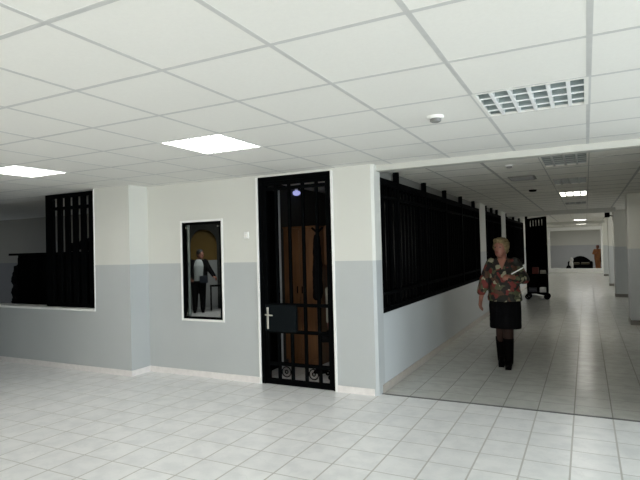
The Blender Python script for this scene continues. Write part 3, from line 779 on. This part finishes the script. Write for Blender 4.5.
# rounded dark sofa beyond the end opening
t = thing('rounded_sofa', 'low dark sofa with rounded back beyond the white framed end opening', 'sofa', (-.31, 31.9, 0))
w = MB()
prof = [(-.58+1.16*k/14, .30+.50*math.sin(PI*(k+1)/16)**.75) for k in range(15)]
for k in range(14):
    (xa, za), (xb, zb) = prof[k], prof[k+1]
    vs = [w.bm.verts.new(p) for p in ((xa, .20, .10), (xb, .20, .10), (xb, .20, zb), (xa, .20, za), (xa, .42, .10), (xb, .42, .10), (xb, .42, zb), (xa, .42, za))]
    for f in ((0, 1, 2, 3), (4, 5, 6, 7), (0, 1, 5, 4), (3, 2, 6, 7), (0, 3, 7, 4), (1, 2, 6, 5)): w.bm.faces.new([vs[i] for i in f])
w.build('backrest', M['blackf'], t, remesh=.02, soft=3)
MB().box(-.58, -.32, .10, .58, .20, .34).build('seat', M['blackf'], t, bevel=.04)
for sx in (-1, 1): MB().box(sx*.53-.08, -.34, .10, sx*.53+.08, .22, .52).build('armrest', M['blackf'], t, bevel=.05)
for sx in (-.24, .24): MB().box(sx-.21, -.28, .34, sx+.21, .18, .46).build('cushion', M['olive'], t, bevel=.04)
for sx in (-.5, .5):
    for sy in (-.26, .34): MB().tube((sx, sy, 0), (sx, sy, .10), .025).build('foot', M['black'], t)
w = MB(); w.ball((-.74, 31.36, .30), .11, .13, .30).ball((-.72, 31.36, .62), .10, .10, .13)
tag(w.build('white_bundle', M['paper'], remesh=.016, soft=2), 'pale bundle standing before left end of the dark rounded sofa', 'bundle')
w = MB(); w.ball((-.86, 31.02, .17), .13, .12, .17)
tag(w.build('black_bag', M['blackf'], remesh=.014, soft=2, disp=(.03, .08)), 'black bag on the floor left of pale bundle and dark sofa', 'bag')
tag(MB().box(-.50, 31.26, 0, -.30, 31.40, .17).build('blue_box', M['blue'], bevel=.01), 'small blue box on floor in front of dark rounded sofa', 'box')

# trolley with odds and ends standing by the open gate
t = thing('trolley', 'low dark trolley standing beside open gate behind the woman', 'trolley', (-1.22, 15.55, 0))
MB().box(-.26, -.2, .16, .26, .2, .20).build('deck', M['black'], t, bevel=.008)
MB().box(-.26, -.2, .66, .26, .2, .70).build('shelf', M['black'], t, bevel=.008)
for sx in (-.24, .24):
    for sy in (-.18, .18):
        MB().tube((sx, sy, .20), (sx, sy, .66), .014).build('post', M['black'], t)
        MB().ring((sx, sy, .08), .058, .020, 'y', 18, 8).box(sx-.012, sy-.02, .08, sx+.012, sy+.02, .17).build('wheel', M['black'], t)
MB().limb([((-.24, .19, .70), .013), ((-.24, .24, .98), .013), ((.24, .24, .98), .013), ((.24, .19, .70), .013)]).build('push_handle', M['black'], t)
def item(name, m, x0, y0, z0, x1, y1, z1, label, cat):
    tag(MB().box(-1.22+x0, 15.55+y0, z0, -1.22+x1, 15.55+y1, z1).build(name, m, bevel=.012), label, cat)
item('white_carton', M['paper'], .06, -.16, .20, .24, .02, .33, 'small white carton on the lower deck of dark trolley', 'box')
item('blue_carton', M['blue'], -.22, -.15, .20, -.02, .03, .32, 'small blue carton on lower deck of trolley, left of white one', 'box')
item('red_carton', M['red'], -.12, -.12, .70, .04, .06, .88, 'dark red carton on top shelf of dark trolley', 'box')
item('grey_carton', M['grey_cloth'], .08, -.14, .70, .22, .02, .80, 'grey carton on top shelf of trolley, right of red one', 'box')

# ------------------------------------------------------------------ daylight windows, lamps and added fill
k = 0
def pane_x(x, a, b, z0, z1, name):
    w = MB(); t = .05
    w.box(x, a, z0, x+.06, b, z0+t); w.box(x, a, z1-t, x+.06, b, z1); n = 3
    for i in range(n+1):
        yy = a+(b-a-t)*i/n; w.box(x, yy, z0+t, x+.06, yy+t, z1-t)
    o = struct(w.build(name, M['white'])); MB().box(x+.02, a, z0, x+.026, b, z1).build('pane', M['glass'], o)
for a, b in WR: k += 1; pane_x(8.45, a, b, .75, 2.25, 'window_%d' % (k+1))
for a, b in RW: k += 1; pane_x(3.25, a, b, .8, 2.2, 'window_%d' % (k+1))
for a, b in ((-8, -5.5), (-3.5, -1), (1, 3.5)):
    k += 1; w = MB(); t = .05
    w.box(a, -6.12, .8, b, -6.06, .85); w.box(a, -6.12, 2.15, b, -6.06, 2.2)
    for i in range(4):
        xx = a+(b-a-t)*i/3; w.box(xx, -6.12, .85, xx+t, -6.06, 2.15)
    o = struct(w.build('window_%d' % (k+1), M['white'])); MB().box(a, -6.1, .8, b, -6.094, 2.2).build('pane', M['glass'], o)

def area(name, loc, rot, sx, sy, power, col=(1, 1, 1)):
    l = bpy.data.lights.new(name, 'AREA'); l.shape = 'RECTANGLE'; l.size = sx; l.size_y = sy; l.energy = power; l.color = col
    o = bpy.data.objects.new(name, l); C.objects.link(o); o.location = loc; o.rotation_euler = rot
    return o
R90 = PI/2
DAY = (.80, .90, 1.0)
for a, b in WR: area('daylight', (8.4, (a+b)/2, 1.5), (0, R90, 0), 1.45, b-a-.1, 150*(b-a)/2.4, DAY)
for (a, b), e in zip(((-8, -5.5), (-3.5, -1), (1, 3.5)), (10, 92, 105)): area('daylight', ((a+b)/2, -6.0, 1.5), (R90, 0, 0), b-a-.1, 1.3, e, (1, .965, .89))
for (a, b), e in zip(RW, (5, 30, 38)): area('daylight', (3.2, (a+b)/2, 1.5), (0, R90, 0), 1.3, b-a-.1, e, (1, .98, .93))
area('hall_lamp', tuple(rot_pt(hall_c, rzh, (.3, -1.6, 2.45))), (0, 0, 0), .6, .6, 18)
area('far_lamp', (0, 33.5, 2.58), (0, 0, 0), 2, 2, 48)
area('left_room_lamp', (-11.5, 6.2, 2.36), (0, 0, 0), .6, .6, .8)
area('office_fill', (-2.75, 5.75, 2.44), (0, 0, 0), .3, .3, 12, (1, .90, .74))  # added fill, imitates lobby light spilling onto the office floor

wd = bpy.data.worlds.new('World'); SC.world = wd; wd.use_nodes = True
bg = wd.node_tree.nodes['Background']; bg.inputs[0].default_value = (.75, .86, 1, 1); bg.inputs[1].default_value = .6

# ------------------------------------------------------------------ camera
cam = bpy.data.cameras.new('camera'); cam.sensor_width = 36; cam.lens = 522.54/640*36; cam.clip_start = .05; cam.clip_end = 200
co = bpy.data.objects.new('camera', cam); C.objects.link(co)
yaw, pit, rol = math.radians(26.951), math.radians(1.063), math.radians(-1.458)
f = Vector((-math.sin(yaw)*math.cos(pit), math.cos(yaw)*math.cos(pit), math.sin(pit)))
r = Vector((math.cos(yaw), math.sin(yaw), 0)); u = r.cross(f)
r2 = r*math.cos(rol)+u*math.sin(rol); u2 = -r*math.sin(rol)+u*math.cos(rol)
m = Matrix((r2, u2, -f)).transposed().to_4x4(); m.translation = (0, 0, 1.51)
co.matrix_world = m
SC.camera = co
SC.view_settings.view_transform = 'Standard'; SC.view_settings.look = 'None'
SC.view_settings.gamma = 1; SC.view_settings.use_curve_mapping = False
SC.view_settings.exposure = .40
SC.cycles.use_denoising = True
SC.cycles.max_bounces = 10; SC.cycles.diffuse_bounces = 6
